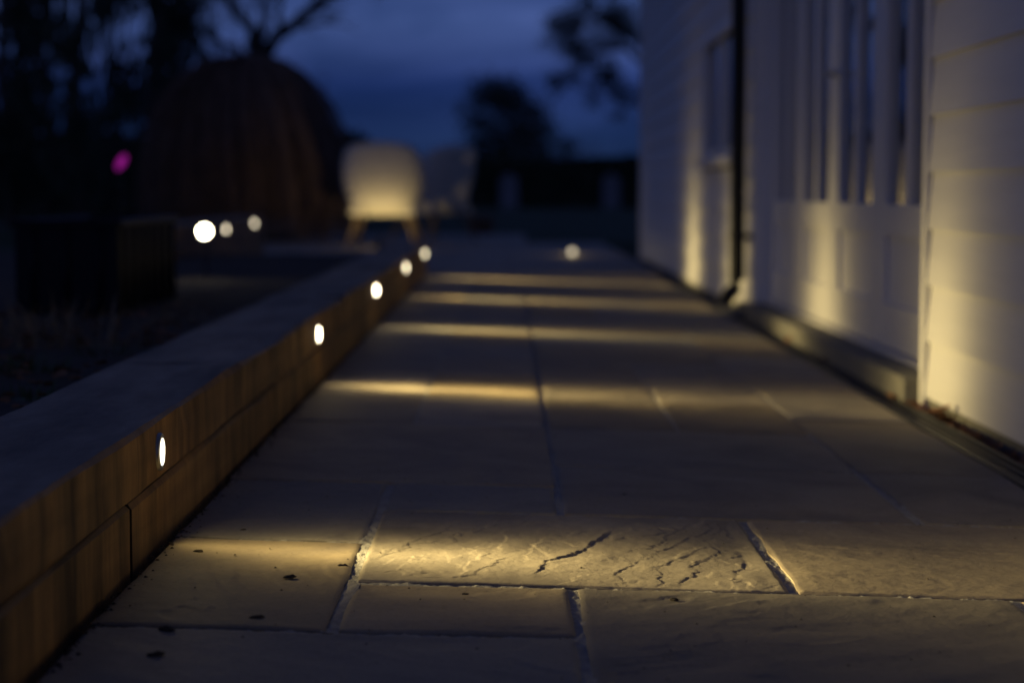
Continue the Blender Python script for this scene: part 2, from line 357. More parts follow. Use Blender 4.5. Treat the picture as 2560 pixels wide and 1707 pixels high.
# measured ledges of the riven slab in the first light strip: (points, drop in m, reach in m)
LEDGES = [([(.036, 2.628), (.049, 2.713), (.064, 2.771), (.092, 2.817), (.122, 2.89), (.147, 2.976), (.17, 3.057)], .0036, .030), ([(.177, 3.015), (.231, 3.061), (.272, 3.059), (.322, 3.152)], .0022, .02),
    ([(.259, 2.74), (.29, 2.829), (.325, 2.909)], .0026, .016), ([(.249, 2.798), (.287, 2.897), (.315, 2.938)], .0018, .014), ([(.311, 2.646), (.328, 2.737), (.348, 2.817)], .0020, .016),
    ([(.146, 2.673), (.164, 2.729), (.193, 2.798)], .0016, .014), ([(.202, 2.8), (.23, 2.868), (.25, 2.964)], .0013, .012), ([(-.199, 2.73), (-.182, 2.779), (-.159, 2.848), (-.123, 2.93), (-.094, 3.006)], .0020, .012),
    ([(-.201, 2.662), (-.151, 2.659), (-.086, 2.654)], .0024, .010), ([(-.015, 2.796), (-.002, 2.949), (-.015, 3.019), (-.053, 3.031)], -.0018, .02), ([(-.071, 2.602), (-.056, 2.705), (-.043, 2.799), (-.069, 2.869)], -.0018, .02),
    ([(.019, 2.716), (.031, 2.827), (.054, 2.931)], -.0012, .014), ([(-.164, 2.88), (-.136, 2.937)], .0016, .01), ([(.059, 2.795), (.038, 2.878), (.056, 2.972)], -.0012, .012)]
def ledges(X, Y, sd):
    wx = X + .020 * fbm(X * 45, Y * 32, sd + 31, 5, .65); wy = Y + .05 * fbm(X * 34, Y * 34, sd + 35, 5, .65); H = np.zeros_like(X)
    for pts, drop, reach in LEDGES:
        best = np.full(X.shape, 9.); sg = np.zeros_like(X); par = np.zeros_like(X); n = len(pts) - 1
        for i in range(n):
            ax, ay = pts[i]; bx, by = pts[i + 1]; dx, dy = bx - ax, by - ay; l2 = dx * dx + dy * dy
            t = np.clip(((wx - ax) * dx + (wy - ay) * dy) / l2, 0, 1); ex = wx - ax - t * dx; ey = wy - ay - t * dy; d = np.sqrt(ex * ex + (ey * .6) ** 2)
            m = d < best; best = np.where(m, d, best); sg = np.where(m, np.sign(dy * ex - dx * ey), sg); par = np.where(m, (i + t) / n, par)
        fade = np.clip(np.minimum(par, 1 - par) * 7, 0, 1) * (.45 + 1.1 * np.clip(fbm(X * 24, Y * 16, sd + 41, 3) * 2 + .5, 0, 1))
        H = H - drop * .25 * np.tanh(sg * best / .0012) * np.exp(-best / reach) * fade
    return H
def make_slab(x0, x1, y0, y1, res, style, sd, parent, amp):
    g = .0068 if res < .006 else .0042 if res < .02 else .0030; x0 += g; x1 -= g; y0 += g; y1 -= g
    nx = max(4, int((x1 - x0) / res) + 1); ny = max(4, int((y1 - y0) / res) + 1)
    u = np.linspace(0, 1, nx); v = np.linspace(0, 1, ny); U, V = np.meshgrid(u, v)
    X = x0 + (x1 - x0) * U; Y = y0 + (y1 - y0) * V
    # ragged hand-dressed edges
    e = .006 if res < .02 else .0015
    sh = lambda q, s: e * (fbm(q * 9, q * 0 + s, sd + s, 5) * 1.7)
    X = X + sh(Y, 1) * np.clip(1 - U * 6, 0, 1) + sh(Y, 2) * np.clip(1 - (1 - U) * 6, 0, 1)
    Y = Y + sh(X, 3) * np.clip(1 - V * 6, 0, 1) + sh(X, 4) * np.clip(1 - (1 - V) * 6, 0, 1)
    Z = riven(X, Y, sd, style, amp) if res < .05 else .002 * fbm(X * 4, Y * 4, sd, 3)
    if style == 'hero': Z = Z + ledges(X, Y, sd)
    d = np.minimum(np.minimum((X - x0), (x1 - X)), np.minimum((Y - y0), (y1 - Y)))
    rr = .004 + .005 * vnoise(X * 30, Y * 30, sd)
    rs = random.Random(sd)
    Z = Z + (X - x0) * rs.uniform(-.003, .003) + (Y - y0) * rs.uniform(-.003, .003) + rs.uniform(-.0012, .0012)
    Z = Z - np.median(Z); ed = np.clip(d / .035, 0, 1); Z = Z * (.35 + .65 * ed * ed * (3 - 2 * ed)) if res < .02 else Z * .12
    Z = Z - (.0024 if res < .006 else .0008 if res < .02 else 0) * np.clip(1 - np.maximum(d, 0) / rr, 0, 1) ** 2
    Zw = Z + pave_z(X)
    cx, cy = (x0 + x1) / 2, (y0 + y1) / 2; cz = pave_z(cx)
    P = np.stack([X - cx, Y - cy, Zw - cz], -1).reshape(-1, 3)
    I, J = np.meshgrid(np.arange(nx - 1), np.arange(ny - 1)); a = (J * nx + I).ravel()
    F = np.stack([a, a + 1, a + nx + 1, a + nx], -1).tolist()
    ring = list(range(nx)) + [j * nx + nx - 1 for j in range(1, ny)] + [(ny - 1) * nx + i for i in range(nx - 2, -1, -1)] + [j * nx for j in range(ny - 2, 0, -1)]
    n0 = len(P); m = len(ring); rim = P[ring].copy(); low = rim.copy(); low[:, 2] -= .03; P = np.concatenate([P, rim, low])     # own rim so the arris stays crisp
    F += [[n0 + i, n0 + m + i, n0 + m + (i + 1) % m, n0 + (i + 1) % m] for i in range(m)]
    o = mesh_obj('slab', P, F, M['stone'], parent, smooth=True, loc=(cx, cy, cz))
    o.data.update()
    return o
# mortar bed: pointing that stands a little below the slabs, built only along the joints
def mortar_mesh():
    V = []; F = []
    def strip(x0, x1, y0, y1, res, sd, low=0):
        nx = max(3, int((x1 - x0) / res)); ny = max(3, int((y1 - y0) / res)); X, Y = np.meshgrid(np.linspace(x0, x1, nx), np.linspace(y0, y1, ny))
        Z = pave_z(X) - low - (.0034 if res < .01 else .0016) + (.0050 if res < .01 else .0006) * fbm(X * 55, Y * 22, sd, 4) + (.003 if res < .01 else 0) * fbm(X * 160, Y * 90, sd + 3, 3)
        n = sum(len(q) for q in V); V.append(np.stack([X, Y, Z], -1).reshape(-1, 3)); I, J = np.meshgrid(np.arange(nx - 1), np.arange(ny - 1)); a = (J * nx + I).ravel() + n
        F.append(np.stack([a, a + 1, a + nx + 1, a + nx], -1))
    done = set(); sd = 0
    for c0, c1, k0, k1 in slabs:
        near = row(k0) < 4.0; rs = .0022 if near else .02; w = .013 if near else .0045; sd += 1
        for k in range(k0, k1):
            for c in (c0, c1):
                if ('v', c, k) in done or c in (0, 5): continue
                done.add(('v', c, k)); wj = .010 if c == 2 and not near else w; strip(XL[c] - wj, XL[c] + wj, row(k), row(k + 1), rs, c, .005 if c == 2 and not near else 0)
        for c in range(c0, c1):
            for k in (k0, k1):
                if ('h', c, k) in done: continue
                done.add(('h', c, k)); strip(XL[c] + w * .9, XL[c + 1] - w * .9, row(k) - w, row(k) + w, rs if near else .02, 50 + k)
    # a plain bed under everything
    n = sum(len(q) for q in V); V.append(np.array([(x, y, pave_z(x) - .028) for x, y in ((-.512, -1.2), (1.1, -1.2), (1.1, 12.42), (-.512, 12.42))])); F.append(np.array([[n, n + 1, n + 2, n + 3]]))
    return np.concatenate(V), np.concatenate(F)
mv, mf = mortar_mesh()
paving = mesh_obj('paving', mv, mf, M['mortar'], smooth=True); tag(paving, kind='structure')
for i, (c0, c1, k0, k1) in enumerate(slabs):
    y0, y1 = row(k0), row(k1)
    hero = (c0, c1, k0, k1) == (1, 3, 1, 3)
    if hero: res, style, amp = .0020, 'hero', .0105
    elif (c0, c1, k0, k1) == (3, 5, 1, 3): res, style, amp = .003, 'along', .009
    elif y0 < 3.3: res, style, amp = .0042, 'plain', .013
    elif y0 < 5: res, style, amp = .009, 'plain', .010
    elif y0 < 8: res, style, amp = .03, 'plain', .008
    else: res, style, amp = .09, 'plain', 0
    ex = .0045 if y0 > 3.9 else 0
    make_slab(XL[c0] + (ex if c0 == 2 else 0), XL[c1] - (ex if c1 == 2 else 0), y0, y1, res, style, 404 if hero else 11 + i * 5, paving, amp)

# far terrace where single slabs can no longer be told apart: one sheet with jointed stone
def far_stone():
    m = bpy.data.materials.new('jointed_sandstone'); m.use_nodes = True
    N, L = new_nodes(m.node_tree); out = N('ShaderNodeOutputMaterial'); p = N('ShaderNodeBsdfPrincipled'); L(p.outputs[0], out.inputs[0])
    tc = N('ShaderNodeTexCoord'); br = N('ShaderNodeTexBrick'); L(tc.outputs['Object'], br.inputs['Vector'])
    br.inputs['Color1'].default_value = (.36, .31, .25, 1); br.inputs['Color2'].default_value = (.29, .255, .21, 1); br.inputs['Mortar'].default_value = (.12, .11, .10, 1)
    br.inputs['Scale'].default_value = 1; br.inputs['Brick Width'].default_value = .9; br.inputs['Row Height'].default_value = .6; br.inputs['Mortar Size'].default_value = .007
    L(br.outputs[0], p.inputs['Base Color']); p.inputs['Roughness'].default_value = .75
    return m
M['farstone'] = far_stone()
YE = row(KMAX)
tb = MB(); zt = pave_z(.978)
tb.box(-.505, .978, YE + .01, 20.25, -.07, -.012); tb.box(-2.6, -.5061, 12.7, 24.2, -.07, -.008); tb.box(-.505, .2, 20.2501, 24.2, -.07, -.010)
tag(tb.build('terrace', M['farstone']), kind='structure')

# ---- channel drain along the house
dr = empty('channel_drain', (1.015, 4, -.045)); tag(dr, 'black slotted channel drain between the paving and the white house', 'drain')
DL0, DL1 = -1.0, 16.0
MB().box(-.033, .033, DL0 - 4, DL1 - 4, -.05, -.018).build('channel', M['blackplastic'], dr)
for x in (-.031, -.011, .011, .031):
    MB().box(x - .005, x + .005, DL0 - 4, DL1 - 4, -.017, .0045 if abs(x) > .02 else .001).build('grate_bar', M['blackplastic'], dr, bevel=.0015)
strip = mesh_obj('gravel_strip', [(1.05, -1, -.062), (1.13, -1, -.062), (1.13, 20, -.062), (1.05, 20, -.062)], [(0, 1, 2, 3)], M['soil']); tag(strip, kind='structure')

# ================================================================== SLEEPER WALL
def sleeper(parent, x0, x1, y0, y1, z0, z1, sd, wan=.008):
    """a sawn oak beam with worn, slightly wandering arrises"""
    n = max(8, int((y1 - y0) / .03)); ys = np.linspace(y0, y1, n)
    prof = []; b = .006
    for x, z in ((x0, z0 + b), (x0 + b, z0), (x1 - b, z0), (x1, z0 + b), (x1, (z0 + z1) / 2), (x1, z1 - b), (x1 - b, z1), ((x0 + x1) / 2, z1), (x0 + b, z1), (x0, z1 - b)): prof.append((x, z))
    m = len(prof); V = []
    cx, cy, cz = (x0 + x1) / 2, (y0 + y1) / 2, z0
    for j, (x, z) in enumerate(prof):
        dx = wan * fbm(ys * 4, ys * 0 + j, sd + j, 5) * (1 if x > cx else .5); dz = .009 * fbm(ys * 2.5, ys * 0 + j, sd + 20 + j, 5)
        worn = np.clip(fbm(ys * 3, ys * 0 + 9, sd + 77, 4) * 4 - .5, 0, 1) * (.010 if j in (5, 6) else 0)
        V.append(np.stack([x + dx - worn - cx, ys - cy, z + dz - worn - cz], -1))
    V = np.stack(V, 1).reshape(-1, 3)
    F = [[i * m + k, (i + 1) * m + k, (i + 1) * m + (k + 1) % m, i * m + (k + 1) % m] for i in range(n - 1) for k in range(m)]
    F += [list(range(m)), [(n - 1) * m + k for k in range(m - 1, -1, -1)]]
    o = mesh_obj('sleeper', V, F, M['oak'], parent, loc=(cx, cy, cz)); o.data.materials.append(M['endgrain_shade'])
    for q in o.data.polygons[-2:]: q.material_index = 1
    return o
WT = .186
sw = empty('sleeper_wall', (WALLX, 6, 0)); tag(sw, 'long low retaining wall of two courses of oak sleepers along the paving', 'wall')
def rel(p, ob): return p
lower = [-1.0, .32, 2.63, 4.92, 7.25, 9.6, 12.4]; upper = [-1.0, 1.35, 3.72, 6.1, 8.5, 10.85, 12.4]
for seq, z0, z1, sd in ((lower, -.05, .088, 5), (upper, .0945, WT, 60)):
    for i in range(len(seq) - 1):
        o = sleeper(sw, WALLX - .242, WALLX + (0 if z0 > 0 else -.005), seq[i] + (.009 if z0 < 0 else .004), seq[i + 1] - (.009 if z0 < 0 else .004), z0, z1, sd + i * 7, .006 if z0 > 0 else .0022)
        if z0 > 0: o.rotation_euler = (rng.uniform(-.0012, .0012), 0, rng.uniform(-.0010, .0010))
        o.location -= sw.location
# second, farther bed wall parallel to the first
sw2 = empty('sleeper_wall', (-2.0, 13.5, 0)); tag(sw2, 'short raised sleeper wall with two lights far behind the planter', 'wall')
for z0, z1, sd in ((-.05, .11, 90), (.113, .205, 95), (.208, .315, 99)):
    o = sleeper(sw2, -2.22, -2.0, 11.2, 15.95, z0, z1, sd); o.location -= sw2.location

# ---- recessed lights
def wall_light(loc, lab, grp, watts, lensm, diam=.041, facing=Vector((1, 0, 0)), aim=None, dome=.007):
    t = empty('recessed_light', loc); tag(t, lab, 'light', grp)
    q = facing.to_track_quat('Z', 'Y').to_matrix().to_4x4(); r = diam / 2
    MB().lathe([(r + .007, -.03), (r + .007, .0015), (r + .005, .0030), (r + .0005, .0030), (r, .001)], q, 32, cap=False).build('bezel', M['steel'], t, smooth=True)
    MB().lathe([(r * .3, -.02), (r, -.004), (r * .97, .0032), (r * .8, .0032 + dome * .5), (r * .45, .0032 + dome * .88), (.0005, .0032 + dome)], q, 32).build('lens', lensm, t, smooth=True)
    if watts: beam_lamp('lamp', facing * .016, aim or facing, watts, t)
    return t
LY = [2.815, 5.165, 7.42, 9.60, 11.78]; LZ = [.1365, .1365, .140, .142, .142]
labs = ['sharp slim lit disc in the sleeper wall nearest the camera', 'second lit disc along the sleeper wall from the camera', 'third lit disc along the sleeper wall, middle of five',
        'fourth lit disc along the sleeper wall, second last', 'last lit disc at the far end of the long sleeper wall']
for y, z, lb in zip(LY, LZ, labs):
    wall_light((WALLX + .0035, y, z), lb, 'recessed lights along the sleeper wall', BEAM_W, M['lensnear'] if y < 3 else M['lens'] if y < 7.5 else M['lensmid'], aim=Vector((1, -.12, -.105)), dome=.001 if y < 3 else (.004 if y < 6 else .007))
for y, z, lb in ((13.8, .25, 'left of two pale discs on the far raised sleeper wall'), (15.35, .267, 'right of two pale discs on the far raised sleeper wall')):
    wall_light((-2.0, y, z), lb, 'lights on the far raised wall', 2, M['lensfar'])
# deck light near the far end of the paving
dl = empty('deck_light', (.545, 16.4, -.012)); tag(dl, 'lone lit disc low on the far end of the paving', 'light')
MB().lathe([(.035, -.04), (.035, .004), (.028, .007), (.026, .005)], Matrix(), 28, cap=False).build('bezel', M['steel'], dl, smooth=True)
MB().lathe([(.02, -.03), (.026, .004), (.024, .028), (.016, .040), (.0005, .045)], Matrix(), 28).build('lens', M['lensdeck'], dl, smooth=True)
pl = bpy.data.lights.new('lamp', 'POINT'); pl.energy = .7; pl.color = LAMP_COL; pl.shadow_soft_size = .02
po = link(bpy.data.objects.new('lamp', pl), dl); po.location = (0, 0, .07)

# ================================================================== HOUSE
XW = 1.10; YC0, YC1 = 5.13, 8.66; YEND = 16.15; HZ = 2.36
house = empty('house', (XW, 5, 0)); tag(house, 'white weatherboarded house with glazed doors along the right side', 'house')
class HB(MB):
    def build(s, name, mt, parent, **k):
        base = house.location if parent is house else parent.matrix_basis.translation + house.location
        s.v = [(a - base.x, b - base.y, c - base.z) for a, b, c in s.v]
        return MB.build(s, name, mt, parent, **k)
# structural core: wall panels behind the boards, back wall, floor
def core(y0, y1, z0, z1): HB().box(XW + .027, XW + .2, y0, y1, z0, z1).build('wall', M['dark'], house)
WY0, WY1, WZ0, WZ1 = 9.50, 10.95, .690, 1.32
core(-2, YC0, -.2, HZ); core(YC0, YC1, 2.06, HZ); core(YC1, WY0, -.2, HZ); core(WY0, WY1, -.2, WZ0); core(WY0, WY1, WZ1, HZ); core(WY1, YEND - .03, -.2, HZ)
HB().box(4.8, 5.0, -2, YEND - .03, -.2, HZ).build('wall', M['dark'], house)
HB().box(XW + .2, 4.8, YEND - .2, YEND - .03, -.2, HZ).build('wall', M['dark'], house)
HB().box(XW + .2, 4.8, -2, -1.8, -.2, HZ).build('wall', M['dark'], house)
HB().box(XW + .2, 4.8, -1.8, YEND - .2, -.15, -.02).build('floor', M['dark'], house)
# weatherboards
def board(y0, y1, z):
    zt = min(z + .147 + .018, HZ)
    HB().prism([(XW, z), (XW + .026, z), (XW + .026, zt), (XW + .0155, zt)], y0, y1).build('weatherboard', M['white'], house)
for i in range(17):
    z = -.0235 + .147 * i
    if z > HZ - .05: break
    board(-2, YC0 - .032, z)
    if z + .147 > 2.06: board(YC0 - .03, YC1 + .03, max(z, 2.065))
    zt = z + .147
    if zt > WZ0 - .02 and z < WZ1 + .02:
        board(YC1 + .032, WY0 - .045, z); board(WY1 + .045, YEND - .03, z)
        if z < WZ0 - .06: HB().box(XW + .006, XW + .026, WY0 - .04, WY1 + .04, z, WZ0 - .06).build('weatherboard', M['white'], house)
        if zt > WZ1 + .06: HB().box(XW + .006, XW + .026, WY0 - .04, WY1 + .04, WZ1 + .06, zt).build('weatherboard', M['white'], house)
    else: board(YC1 + .032, YEND - .03, z)
# plinth, corner posts
HB().box(XW + .012, XW + .027, -2, YC0 - .03, -.12, -.024).build('plinth', M['concrete'], house)
HB().box(XW + .012, XW + .027, YC1 + .03, YEND - .03, -.12, -.024).build('plinth', M['concrete'], house)
HB().box(XW - .006, XW + .12, YC0 - .03, YC0 + .012, -.06, 2.06).build('corner_post', M['white'], house, bevel=.003)
HB().box(XW - .006, XW + .12, YC1 - .012, YC1 + .03, -.06, 2.06).build('corner_post', M['white'], house, bevel=.003)
HB().box(XW - .004, XW + .12, YEND - .03, YEND + .02, -.06, HZ).build('corner_post', M['white'], house, bevel=.003)
# door set: frame, four leaves, step
XD = 1.172
fr = HB(); fr.box(XD - .015, XD + .07, YC0 + .0125, 5.30, .0, 2.06); fr.box(XD - .015, XD + .07, 8.625, YC1 - .0125, .0, 2.06); fr.box(XD - .014, XD + .069, 5.30, 8.625, 2.005, 2.059); fr.box(XD - .02, XD + .07, 5.30, 8.625, -.03, .030)
fr.build('door_frame', M['door'], house, bevel=.002)
bounds = [5.305, 6.165, 7.015, 7.845, 8.62]
for i in range(4):
    a, b = bounds[i] + .003, bounds[i + 1] - .003; st = .105; z0, z1 = .036, 2.0
    lf = HB(); lf.box(XD, XD + .05, a, a + st, z0, z1); lf.box(XD, XD + .05, b - st, b, z0, z1)
    lf.box(XD + .001, XD + .049, a + st, b - st, z0, .170); lf.box(XD + .001, XD + .049, a + st, b - st, .378, .476); lf.box(XD + .001, XD + .049, a + st, b - st, 1.90, z1)
    leaf = lf.build('door_leaf', M['door'], house, bevel=.002)
    HB().box(XD + .016, XD + .034, a + st, b - st, .170, .378).build('panel', M['door'], house, bevel=.003).parent = leaf
    mid = (a + b) / 2
    gb = HB(); gb.box(XD + .003, XD + .047, mid - .028, mid + .028, .476, 1.90); gb.build('glazing_bar', M['door'], house, bevel=.002).parent = leaf
    for p0, p1 in ((a + st, mid - .028), (mid + .028, b - st)):
        HB().box(XD + .022, XD + .028, p0, p1, .476, 1.90).build('pane', M['glass'], house).parent = leaf
hb = HB(); hb.tube([(XD - .03, 6.9, .93), (XD - .03, 7.01 - .02, .93)], .009, 10); hb.tube([(XD - .03, 6.97, .93), (XD + .002, 6.97, .93)], .008, 10)
hb.build('door_handle', M['steel'], house, smooth=True)
st = HB(); st.box(1.052, XD - .021, YC0 + .013, YC1 - .013, -.075, .022); st.build('door_step', M['concrete'], house, bevel=.006)
# window
win = HB(); fz = .05
win.box(XW - .004, XW + .10, WY0 - .04, WY0 + .02, WZ0, WZ1); win.box(XW - .004, XW + .10, WY1 - .02, WY1 + .04, WZ0, WZ1)
win.box(XW - .006, XW + .10, WY0 - .04, WY1 + .04, WZ1, WZ1 + .055); win.box(XW + .02, XW + .10, WY0 + .02, WY1 - .02, WZ0, WZ0 + .05)
wm = (WY0 + WY1) / 2; win.box(XW + .012, XW + .07, wm - .03, wm + .03, WZ0 + .05, WZ1)
w = win.build('window', M['door'], house, bevel=.002)
for p0, p1 in ((WY0 + .02, wm - .03), (wm + .03, WY1 - .02)):
    HB().box(XW + .035, XW + .041, p0, p1, WZ0 + .05, WZ1).build('pane', M['glass'], house).parent = w
HB().box(XW - .045, XW + .03, WY0 - .06, WY1 + .06, WZ0 - .045, WZ0 - .001).build('sill', M['white'], house, bevel=.004).parent = w
# eaves, gutter and roof
HB().box(XW - .16, XW + .2, -2.2, YEND + .2, HZ, HZ + .02).build('soffit', M['white'], house)
HB().box(XW - .185, XW - .161, -2.2, YEND + .2, HZ - .02, HZ + .16).build('fascia', M['white'], house)
gu = HB(); gu.tube([(XW - .24, -2.2, HZ + .08), (XW - .24, YEND + .2, HZ + .08)], .052, 12); gu.build('gutter', M['pipe'], house, smooth=True)
rf = HB(); rf.prism([(XW - .20, HZ + .161), (3.05, HZ + 1.55), (5.3, HZ + .161), (5.3, HZ + .10), (3.05, HZ + 1.46), (XW - .16, HZ + .10)], -2.3, YEND + .3); rf.build('roof', M['roof'], house)
HB().prism([(XW + .03, HZ), (4.95, HZ), (3.05, HZ + 1.36)], YEND - .15, YEND - .04).build('gable', M['white'], house)
# downpipe
PY = 8.83; PX = 1.043; r = .034
dp = HB(); dp.tube([(XW - .24, PY, HZ + .05), (XW - .24, PY, HZ - .04), (PX, PY, HZ - .22), (PX, PY, .12), (PX - .012, PY - .012, .075), (PX - .055, PY - .05, .035)], r, 16)
for z in (1.55,): dp.tube([(PX, PY, z), (PX, PY, z + .09)], r + .007, 16)
dpo = dp.build('downpipe', M['pipe'], house, smooth=True)
for z in (.315, 1.75):
    c = HB(); c.tube([(PX, PY, z - .012), (PX, PY, z + .012)], r + .006, 16); c.box(PX - .01, XW + .008, PY - .075, PY - .02, z - .011, z + .011)
    c.build('pipe_clip', M['pipe'], house).parent = dpo
gp = HB(); gp.box(.99, XW - .003, 8.6, 8.98, -.07, -.012); gp.box(1.055, XW - .003, 8.68, 8.98, -.0119, .012); gp.build('gully_surround', M['concrete'], house, bevel=.006)
for c in house.children_recursive:
    if c.parent is not house: c.matrix_parent_inverse = Matrix()

# ================================================================== LEFT BED
bed = sheet('soil_bed', np.linspace(-7, WALLX - .235, 90), np.linspace(-1, 12.4, 130), lambda X, Y: .118 + .035 * fbm(X * 3, Y * 3, 31, 5) + .02 * fbm(X * 14, Y * 14, 33, 3) - .03 * np.clip((X + .80) / .05, 0, 1), M['soil'])
tag(bed, kind='structure')
# black trough planter
pt = empty('trough_planter', (-1.425, 6.83, .11)); tag(pt, 'glossy black trough planter standing in the dark bed', 'planter')
tr = MB(); w, l, h = .168, .545, .303
tr.box(-w, w, -l, -l + .02, 0, h); tr.box(-w, w, l - .02, l, 0, h); tr.box(-w, -w + .02, -l + .0201, l - .0201, 0, h); tr.box(w - .02, w, -l + .0201, l - .0201, 0, h); tr.box(-w + .0201, w - .0201, -l + .0201, l - .0201, 0, .02)
tr.build('shell', M['gloss'], pt, bevel=.004)
for k in range(7):
    MB().tube([(w, -l + .09 + k * .151, .01), (w, -l + .09 + k * .151, h - .013)], .012, 10).build('rib', M['gloss'], pt, smooth=True)
for k in range(3):
    MB().tube([(-w + .06 + k * .108, -l, .01), (-w + .06 + k * .108, -l, h - .013)], .012, 10).build('rib', M['gloss'], pt, smooth=True)
rm = MB(); rm.box(-w - .012, w + .012, -l - .012, -l + .024, h - .012, h + .012); rm.box(-w - .012, w + .012, l - .024, l + .012, h - .012, h + .012); rm.box(-w - .012, -w + .024, -l + .0241, l - .0241, h - .012, h + .012); rm.box(w - .024, w + .012, -l + .0241, l - .0241, h - .012, h + .012)
rm.build('rim', M['gloss'], pt, bevel=.004)
MB().box(-w + .021, w - .021, -l + .021, l - .021, .2, .262).build('compost', M['soil'], pt)

def blades(n, spread, hmin, hmax, width, lean, seed):
    rr = random.Random(seed); mb = MB()
    for i in range(n):
        a = rr.uniform(0, 6.283); d = spread * math.sqrt(rr.random()); x, y = d * math.cos(a), d * math.sin(a); h = rr.uniform(hmin, hmax)
        la = a + rr.uniform(-.8, .8); ln = rr.uniform(.1, lean) * h; wd = width * rr.uniform(.6, 1.3); px, py = -math.sin(la) * wd, math.cos(la) * wd
        pts = []
        for s in (0, .35, .7, 1):
            k = ln * s * s; pts.append((x + math.cos(la) * k, y + math.sin(la) * k, h * (s - .25 * s * s * (ln / h))))
        v = []
        for (bx, by, bz), ww in zip(pts, (1, .9, .6, .08)): v += [(bx - px * ww, by - py * ww, bz), (bx + px * ww, by + py * ww, bz)]
        mb.add(v, [(0, 1, 3, 2), (2, 3, 5, 4), (4, 5, 7, 6)])
    mb.lathe([(spread * .98, -.004), (spread * .6, .006), (.002, .010)], Matrix(), 14)
    return mb
def leaf_mesh(sd, s):
    rr = random.Random(sd); v = []; nx = 5
    for i in range(nx):
        t = i / (nx - 1); wd = s * .38 * math.sin(math.pi * (t * .86 + .07)) ** .8; z = s * (.28 * (t - .5) ** 2 + rr.uniform(0, .06))
        for q in (-1, 0, 1): v.append(((t - .5) * s, q * wd, z + abs(q) * s * rr.uniform(.05, .22)))
    f = [(i * 3 + q, i * 3 + q + 1, i * 3 + q + 4, i * 3 + q + 3) for i in range(nx - 1) for q in range(2)]
    return v, f
clump_specs = [(-1.13, 5.05, 70, .20, .05, .17, .0035, 1.2, 'straw', 'largest brown clump of withered stems in front of the black planter'),
               (-1.34, 5.35, 45, .14, .05, .15, .0035, 1.1, 'straw', 'withered brown stems at the left edge below the black planter'),
               (-1.00, 5.7, 26, .10, .04, .10, .003, 1.2, 'straw', 'few dry stalks beside the right foot of the black planter'),
               (-1.06, 4.25, 90, .10, .03, .08, .0025, .9, 'grass', 'green grass tuft at the left edge above the sleeper wall'),
               (-.93, 3.75, 60, .09, .02, .055, .0025, .9, 'grass', 'small grass tuft lowest in the bed by the left frame edge'),
               (-.97, 4.75, 50, .09, .02, .06, .0025, .9, 'grass', 'thin grass tuft between the withered clump and the sleeper wall')]
for i, (x, y, n, sp, h0, h1, wd, ln, mt, lb) in enumerate(clump_specs):
    o = blades(n, sp, h0, h1, wd, ln, 40 + i).build('dry_stem_clump' if mt == 'straw' else 'grass_tuft', M[mt], loc=(x, y, .105)); tag(o, lb, 'plant', 'low plants in the bed')
lit = MB(); rr = random.Random(5)
for i in range(420):
    x = rr.uniform(-1.9, -.80); y = rr.uniform(3.2, 6.4); s = rr.uniform(.015, .04); v, f = leaf_mesh(i, s)
    mtx = Matrix.Translation((x, y, .135 + rr.uniform(-.015, .015))) @ Matrix.Rotation(rr.uniform(0, 6.28), 4, 'Z') @ Matrix.Rotation(rr.uniform(-.5, .5), 4, 'X')
    lit.add([mtx @ Vector(p) for p in v], f)
tag(lit.build('leaf_litter', M['deadleaf']), 'brown leaf litter strewn over the dark soil bed', 'leaves', kind='stuff')

# bright spike spotlight
sp = empty('spike_spotlight', (-1.402, 9.0, .10)); tag(sp, 'dazzling bright spotlight on a spike in the dark bed', 'light')
MB().tube([(0, .03, -.05), (0, .03, .19)], .008, 8).build('spike', M['blackplastic'], sp)
aim = (Vector((0, 0, CAM_Z)) - Vector((-1.402, 9.0, .332))).normalized()
q = aim.to_track_quat('Z', 'Y').to_matrix().to_4x4(); T = Matrix.Translation((0, 0, .232)) @ q
MB().lathe([(.012, -.075), (.024, -.07), (.032, -.02), (.034, .012), (.031, .012), (.029, 0)], T, 24).build('housing', M['blackplastic'], sp, smooth=True)
MB().lathe([(.028, .001), (.026, .006), (.0005, .008)], T, 24).build('lens', M['lensspot'], sp, smooth=True)
MB().tube([(-.036, .03, .235), (-.036, 0, .22), (-.02, .03, .19), (0, .03, .185)], .004, 6).build('bracket', M['steel'], sp)
beam_lamp('lamp', Vector((0, 0, .232)) + aim * .02, aim + Vector((0, 0, .05)), .7, sp, ah=30, av=30, power=2.5)

# small magenta garden light on a stem
mg = empty('stem_light', (-2.375, 12.0, .1)); tag(mg, 'small magenta glowing garden light among the dark shrubs', 'light')
MB().tube([(0, 0, 0), (.01, 0, .3), (-.01, 0, .56)], .006, 6).build('stem', M['blackplastic'], mg)
T = Matrix.Translation((.0, 0, .595)) @ Matrix.Rotation(R(32), 4, 'Y')
MB().lathe([(.004, -.055), (.018, -.035), (.026, .0), (.02, .035), (.003, .055)], T, 14).build('shade', M['petal'], mg, smooth=True)

